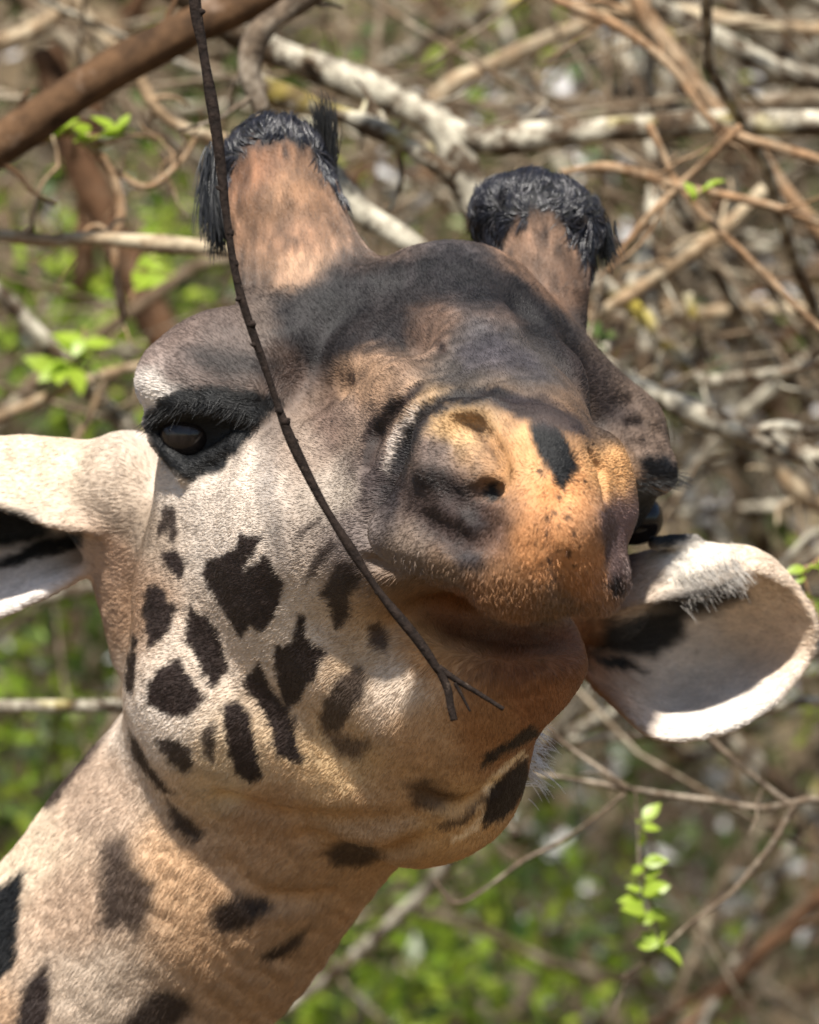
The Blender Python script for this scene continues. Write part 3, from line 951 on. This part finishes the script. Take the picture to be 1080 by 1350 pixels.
def place_leaf(me, p, d, mat, parent, scale=1.0):
    o = bpy.data.objects.new('leaf', me)
    COL.objects.link(o)
    o.location = p
    q0 = Vector(d).to_track_quat('Y', 'Z')
    best = None
    for _ in range(3):                                   # a leaf turns its face to the light
        e = q0.to_euler(); e.rotate_axis('Y', random.uniform(-1.4, 1.4))
        f = (e.to_matrix() @ Vector((0, 0, 1))).dot(Vector((0.1, -0.75, 0.65)))
        if best is None or f > best[0]: best = (f, e)
    o.rotation_euler = best[1]
    o.scale = (scale,) * 3
    o.parent = parent
    return o

def build_branches():
    # the bare twig hanging in front of the face
    bag = Bag()
    main = [(236, -420), (246, -160), (258, 0), (268, 60), (285, 170), (300, 290), (315, 375), (345, 470), (375, 555), (415, 640), (455, 710), (500, 780), (550, 840), (580, 885)]
    P, R = line(main, -0.335, 8.0, 5.2, bag, 3, 0.40, 4)
    line([(578, 880), (590, 908), (594, 930), (599, 950)], -0.335, 5.6, 4.6, bag, 5, 0.2, 0)
    line([(578, 880), (604, 898), (634, 916), (664, 935)], -0.335, 5.2, 3.2, bag, 6, 0.2, 0)
    line([(600, 900), (608, 915), (620, 938)], -0.335, 3, 1.5, bag, 7, 0.1, 0)
    for i in range(8, len(P) - 2, 2):                       # buds and stubs of broken thorns
        if random.random() < 0.35: continue
        d = unit(np.array([random.uniform(-1, 1), random.uniform(-0.8, 0.2), random.uniform(-0.3, 0.7)]))
        L = random.uniform(0.003, 0.006)
        q = P[i] + (P[i + 1] - P[i]) * random.random()
        bag.tube(np.array([q, q + d * L * 0.6, q + d * L]), np.array([0.0032, 0.0024, 0.0007]) * random.uniform(0.6, 1.15), sides=6, knob=0)
    o = bag.build('hanging_twig', M_twig)
    tag(o, 'thin dark bare twig hanging across the face with a forked tip', 'twig')
    branch('overhanging_branch', 'thick smooth dark brown branch slanting above the ear', 'branch',
           [([(-260, 330), (-60, 222), (0, 190), (120, 108), (240, 42), (330, 0), (430, -70), (600, -190)], 30, 25)], 0.5, M_dark, 0.05)
    branch('broken_branch', 'short grey brown branch bending down to a stub just above the taller horn', 'branch',
           [([(470, -90), (400, -5), (345, 45), (330, 95), (348, 150)], 24, 11)], 0.42, M_greytwig, 0.2)
    branch('lichen_branch', 'long grey branch crusted with pale lichen, forked above the shorter horn', 'branch',
           [([(200, -40), (300, 30), (350, 62), (430, 95), (520, 132), (580, 165), (650, 182), (760, 176), (900, 166), (1000, 163), (1140, 160), (1400, 150)], 24, 17),
            ([(525, 135), (575, 165), (605, 205), (628, 250), (640, 300)], 25, 26)], 0.75, M_lich, 0.2)
    branch('lichen_branch', 'lichened branch dipping behind the forehead between the two horns', 'branch',
           [([(330, 108), (400, 135), (470, 158), (540, 195), (600, 235)], 15, 13), ([(400, 190), (440, 238), (490, 290), (560, 336), (640, 380)], 19, 15)], 0.6, M_lich, 0.2)
    branch('pale_branch', 'thin pale branch rising from the lichened fork', 'branch',
           [([(555, 150), (600, 112), (640, 92), (740, 45), (840, 18), (960, 26), (1100, 42), (1300, 60)], 13, 11)], 1.1, M_pale, 0.18)
    branch('tan_branch', 'tan branch sloping down steeply across the lichened one', 'branch',
           [([(800, -70), (850, 20), (905, 95), (950, 150), (1000, 200), (1050, 270), (1130, 360)], 13, 11)], 0.95, M_tan, 0.12)
    branch('tan_twig', 'slender tan twig crossing over the steep tan branch', 'twig',
           [([(680, -30), (740, 2), (830, 45), (890, 95), (935, 155), (980, 180), (1080, 212), (1200, 260)], 7.5, 5.5)], 0.65, M_tan)
    branch('tan_twig', 'pale brown twig with side shoots under the lichened branch', 'twig',
           [([(740, 232), (800, 222), (850, 230), (890, 246), (960, 262), (1030, 278), (1100, 300), (1250, 330)], 6.5, 6),
            ([(855, 165), (872, 200), (895, 246), (945, 296), (1000, 352), (1060, 412), (1120, 470)], 5.5, 5),
            ([(975, 165), (935, 205), (890, 250), (845, 298), (800, 360)], 5.5, 4)], 0.6, M_tan)
    branch('pale_branch', 'pale grey branch slanting down to the shorter horn', 'branch',
           [([(1010, 250), (960, 295), (900, 342), (845, 382), (780, 420)], 9, 10)], 0.9, M_pale)
    branch('pale_branch', 'straight grey branch lying level beyond the shorter horn', 'branch',
           [([(860, 395), (910, 410), (980, 408), (1080, 412), (1250, 420)], 9, 10)], 1.3, M_pale)
    branch('lichen_branch', 'whitish lichened branch sloping away beside the far brow', 'branch',
           [([(740, 440), (790, 480), (835, 510), (900, 540), (980, 575), (1080, 606), (1250, 640)], 13, 15), ([(980, 575), (1030, 560), (1090, 572)], 8, 7)], 0.7, M_lich, 0.2)
    branch('lichen_branch', 'crooked pale branch in the tangle beneath the level grey one', 'branch',
           [([(780, 372), (830, 400), (870, 440), (905, 480), (930, 500)], 12, 10), ([(930, 500), (985, 495), (1040, 488), (1120, 470)], 8, 9), ([(905, 385), (918, 440), (925, 490)], 8, 9)], 0.95, M_lich, 0.2)
    branch('pale_branch', 'bent grey branch hanging above the far ear', 'branch',
           [([(1000, 560), (1030, 610), (1060, 650), (1130, 690)], 11, 12)], 1.0, M_pale, 0.2)
    branch('pale_branch', 'level weathered branch touching the left horn tuft', 'branch',
           [([(-160, 300), (0, 312), (60, 316), (120, 312), (200, 324), (300, 332), (380, 345)], 9, 12)], 0.55, M_pale, 0.2)
    branch('crooked_twig', 'crooked brown twig leaning below the thick dark branch', 'twig',
           [([(60, 140), (105, 185), (145, 222), (158, 280), (152, 330), (165, 420)], 7, 6), ([(145, 222), (195, 245), (240, 215), (262, 185)], 5, 4), ([(158, 320), (130, 300), (100, 322)], 4, 3)], 0.6, M_tan)
    branch('curved_branch', 'short curved pale branch beside the taller horn', 'branch',
           [([(150, 60), (182, 100), (205, 140), (240, 168), (300, 185)], 9, 10)], 0.7, M_pale)
    branch('tree_stem', 'thick red brown stem leaning behind the crooked twig', 'stem',
           [([(60, 60), (110, 220), (170, 350), (230, 470), (320, 660)], 24, 26)], 1.6, M_brown, 0.08)
    branch('tan_branch', 'dry tan branch reaching up to the near brow', 'branch',
           [([(-30, 560), (60, 520), (130, 495), (200, 478), (260, 455)], 8, 6), ([(95, 590), (120, 540), (140, 490)], 6, 5)], 0.9, M_pale)
    branch('pale_branch', 'pale branch in the corner over the thick dark one', 'branch',
           [([(-60, 70), (20, 48), (80, 15), (140, -30)], 13, 11), ([(60, -40), (110, 20), (150, 60)], 9, 8)], 1.2, M_pale)
    branch('brown_stem', 'brown stem standing deep behind the leafy forked twig', 'stem',
           [([(860, 1420), (930, 1330), (1000, 1260), (1060, 1200), (1150, 1120)], 13, 10)], 1.5, M_brown)
    # the leafy forked twig under the far ear
    t = branch('leafy_twig', 'forked grey twig with bright green leaves under the far ear', 'twig',
           [([(704, 1020), (760, 1027), (830, 1040), (930, 1055), (1000, 1066), (1046, 1060), (1100, 1056), (1300, 1070)], 3.6, 5.5),
            ([(722, 958), (752, 985), (790, 1012), (830, 1040)], 3.2, 3.6), ([(920, 960), (960, 998), (1000, 1030), (1046, 1062)], 4.2, 4.4),
            ([(1046, 1060), (1020, 1110), (965, 1178), (915, 1215), (870, 1255), (820, 1290)], 4.6, 2.4),
            ([(825, 1048), (790, 1075), (740, 1110), (690, 1135), (640, 1172), (607, 1190), (588, 1178), (575, 1158)], 3.2, 2.6),
            ([(838, 1042), (842, 1090), (846, 1150), (862, 1200), (870, 1255)], 1.6, 1.6)], 0.55, M_greytwig, 0.16, 3, shoots=1)
    lm = leaf_mesh(0.021, 0.013)
    lm.materials.append(M_green)
    for (x, y, dx, dz, sc) in [(846, 1084, .9, .3, 1), (850, 1086, -.3, .9, .7), (848, 1132, .9, .1, 1), (846, 1140, -.8, .2, .8), (850, 1160, 1, .2, 1), (846, 1168, -1, .4, 1.1), (852, 1178, 1, .3, 1.3),
                              (848, 1195, -1, .1, 1.1), (856, 1205, .8, -.3, .8), (862, 1212, -.9, -.2, .9), (866, 1248, -1, .1, 1.2), (872, 1252, 1, -.15, 1.4), (870, 1250, .5, .7, .8), (845, 1110, .2, .8, .6)]:
        for q in range(2):
            place_leaf(lm, at(x + random.uniform(-5, 5), y + random.uniform(-7, 7), 0.54 + 0.004 * q), (dx + random.uniform(-.5, .5), random.uniform(-.9, .4), dz + random.uniform(-.5, .5)), M_green, t, sc * random.uniform(.5, .95))
    # small sprays of leaves of their own
    def spray(label, pts, y, n, size, mat):
        o = branch('leafy_sprig', label, 'sprig', [(pts, 4, 2)], y, M_tan, 0.1, 2, shoots=0)
        me = leaf_mesh(size, size * 0.6); me.materials.append(mat)
        C = catmull(np.array([at(a, c, y) for a, c in pts]), 40)
        for i in range(n):
            q = C[random.randrange(4, 40)]
            place_leaf(me, q + np.array([0, -0.004, 0]), (random.uniform(-1, 1), random.uniform(-.8, .3), random.uniform(-.5, .8)), mat, o, random.uniform(.6, 1.2))
    spray('sprig of bright green leaves just below the thick dark branch', [(40, 190), (90, 178), (130, 180), (165, 170)], 0.6, 14, 0.022, M_green)
    spray('sprig of fresh leaves left of the near brow', [(60, 500), (95, 480), (110, 462), (112, 430)], 0.9, 16, 0.026, M_green)
    spray('small green sprig below the taller horn beside the level branch', [(170, 400), (190, 360), (205, 330)], 0.9, 8, 0.024, M_green)
    spray('tiny yellow-green sprig on the pale brown twig', [(910, 262), (930, 250), (945, 240)], 0.58, 6, 0.011, M_green)
    spray('green sprig tucked against the shorter horn', [(775, 470), (790, 455), (800, 435)], 0.9, 8, 0.02, M_mid)
    spray('yellow-green sprig beyond the tip of the far ear', [(1090, 730), (1072, 745), (1060, 760), (1090, 850)], 0.4, 8, 0.014, M_green)
build_branches()

# ------------------------------------------------------------------ thicket, undergrowth, litter
def build_thicket():
    R = np.random.default_rng(21)
    def twigs(name, label, mat, n, box, rad, seed, up=0.3):
        bag = Bag()
        r = np.random.default_rng(seed)
        for i in range(n):
            p = np.array([r.uniform(*box[0]), r.uniform(*box[1]), r.uniform(*box[2])])
            d = unit(np.array([r.normal(0, 1), r.normal(0, .5), r.normal(up, .7)]))
            L = r.uniform(0.35, 1.3)
            k = 7
            pts = [p]
            for j in range(k):
                d = unit(d + r.normal(0, 0.22, 3))
                pts.append(pts[-1] + d * L / k)
            pts = np.array(pts)
            g = ground_z(pts[:, 0], pts[:, 1])
            if (pts[:, 2] < g - 0.05).all(): continue
            a = r.uniform(*rad)
            bag.tube(pts, np.linspace(a, a * 0.5, k + 1), sides=5, knob=0.1, seed=i)
        o = bag.build(name, mat)
        tag(o, label, 'thicket', kind='stuff')
    twigs('thicket', 'blurred tangle of dry tan twigs behind the giraffe', M_drab, 560, ((-1.6, 1.6), (1.5, 3.6), (1.5, 5.0)), (.002, .008), 31)
    twigs('thicket', 'blurred tangle of brown stems deep behind the giraffe', M_brown, 380, ((-1.8, 1.8), (1.8, 4.6), (1.4, 5.4)), (.004, .016), 2, 0.8)
    twigs('thicket', 'dense pale twig tangle beside the shorter horn and far brow', M_lich, 120, ((.15, .75), (1.0, 2.2), (2.95, 3.75)), (.004, .011), 3)
    twigs('thicket', 'mesh of hair-thin dry twigs between the branches', M_drab, 230, ((-.75, .85), (.9, 2.4), (3.15, 3.9)), (.0012, .0032), 4)
    def leaves(name, label, mat, centres, size, per, seed):
        r = np.random.default_rng(seed)
        Vs, Qs, n0 = [], [], 0
        for (c, spread, k) in centres:
            k = int(k * per)
            P = c + r.normal(0, 1, (k, 3)) * spread
            a = unit(r.normal(0, 1, (k, 3))); b2 = unit(np.cross(a, r.normal(0, 1, (k, 3))))
            L = r.uniform(.5, 1.2, (k, 1)) * size; W = L * r.uniform(.35, .6, (k, 1))
            nn = np.cross(a, b2)
            V = np.stack([P, P + a * L * .45 + b2 * W * .5 + nn * L * .05, P + a * L, P + a * L * .45 - b2 * W * .5 + nn * L * .05], 1).reshape(-1, 3)
            Vs.append(V); Qs.append(n0 + np.arange(k * 4).reshape(-1, 4)); n0 += k * 4
        o = fast_mesh(name, np.concatenate(Vs), np.concatenate(Qs), mat, None, False)
        tag(o, label, 'foliage', kind='stuff')
    def spots(lst): return [(at(x, y, d), np.array([s, s * 1.2, s]), k) for x, y, d, s, k in lst]
    leaves('foliage', 'blurred green leaves of the undergrowth', M_mid, spots(
        [(40, 440, 2.2, .16, 1), (180, 340, 2.4, .12, .6), (60, 600, 2.6, .15, .9), (30, 950, 2.4, .16, 1.2), (90, 1060, 2.6, .12, .7), (450, 1260, 2.6, .16, 1.2), (580, 1300, 2.8, .16, 1.1), (420, 1340, 2.2, .12, .8),
         (110, 800, 2.2, .12, .7), (780, 70, 3., .2, .7), (520, 60, 3., .15, .5), (830, 250, 2.6, .16, .6), (760, 1000, 2.8, .18, .9), (660, 1130, 2.6, .15, .7), (1000, 620, 3, .2, .5), (940, 1150, 3, .2, .6), (700, 1330, 2.6, .15, .7),
         (300, 200, 3, .2, .6), (560, 280, 3, .15, .5), (1040, 40, 3, .15, .5), (1000, 1330, 3, .15, .6), (200, 620, 3, .2, .6), (-150, 500, 2.5, .3, 1), (-150, 1000, 2.5, .3, 1), (1250, 700, 2.6, .3, .8), (1250, 1200, 2.6, .3, .8)]), .034, 360, 5)
    leaves('foliage', 'blurred bright green young leaves in the undergrowth', M_green, spots(
        [(100, 470, 1.9, .07, 1), (20, 400, 2., .1, .8), (120, 370, 2., .06, .6), (250, 330, 2., .06, .5), (20, 930, 2., .09, 1), (90, 900, 2.1, .06, .5), (440, 1250, 2.2, .08, 1), (520, 1280, 2.2, .07, .9), (590, 1270, 2.3, .06, .7), (600, 1340, 2.2, .08, .8),
         (500, 80, 2.4, .07, .5), (880, 80, 2.4, .07, .4), (640, 290, 2.4, .08, .5), (1060, 860, 1.8, .05, .4), (760, 1340, 2.2, .06, .6), (700, 1210, 2.3, .07, .4), (20, 1050, 2.2, .07, .6)]), .03, 130, 6)
    leaves('foliage', 'pale leaves deep in the thicket, sky glints painted into their colour', M_glint, spots(
        [(930, 680, 2.0, .05, .8), (760, 110, 2.2, .05, .6), (700, 140, 2.0, .02, .4), (505, 255, 2.0, .03, .5), (1000, 700, 2.2, .07, .7), (960, 560, 2., .08, .6), (1030, 340, 2., .02, .3), (750, 1080, 2.6, .08, .6), (800, 1230, 2.6, .12, .7), (1000, 1150, 2.6, .12, .7),
         (60, 260, 2.4, .08, .5), (130, 830, 2.2, .04, .3), (900, 1020, 2.6, .1, .6), (620, 30, 2.6, .1, .5), (980, 100, 2.4, .1, .5), (880, 1320, 2.6, .12, .6), (50, 720, 2.4, .1, .4)]), .03, 60, 8)
    # unseen leaf layer added above the bank to break the sunlight into flecks
    r = np.random.default_rng(77)
    cs = [(np.array([r.uniform(-4.5, 4.5), r.uniform(0.8, 6.5), r.uniform(6.2, 8.2)]), np.array([.5, .5, .25]), 1) for _ in range(60)]
    leaves('unseen_canopy', 'unseen leaf canopy added above the bank to dapple the light', M_mid, cs, .13, 300, 78)
    # fallen leaves and dead stalks over the bank
    k = 26000
    x = R.uniform(-3.2, 3.2, k); y = R.uniform(2.2, 8.5, k)
    P = np.stack([x, y, ground_z(x, y) + R.uniform(.0, .05, k)], 1)
    a = unit(R.normal(0, 1, (k, 3)) * np.array([1, 1, .6])); b2 = unit(np.cross(a, unit(R.normal(0, .5, (k, 3)) + np.array([0, -.5, .7]))))
    L = R.uniform(.025, .075, (k, 1)); W = L * R.uniform(.35, .7, (k, 1))
    V = np.stack([P, P + a * L * .45 + b2 * W * .5, P + a * L, P + a * L * .45 - b2 * W * .5], 1).reshape(-1, 3)
    o = fast_mesh('leaf_litter', V, np.arange(k * 4).reshape(-1, 4), M_dry, None, False)
    tag(o, 'dry fallen leaves strewn over the bank', 'leaf litter', kind='stuff')
build_thicket()
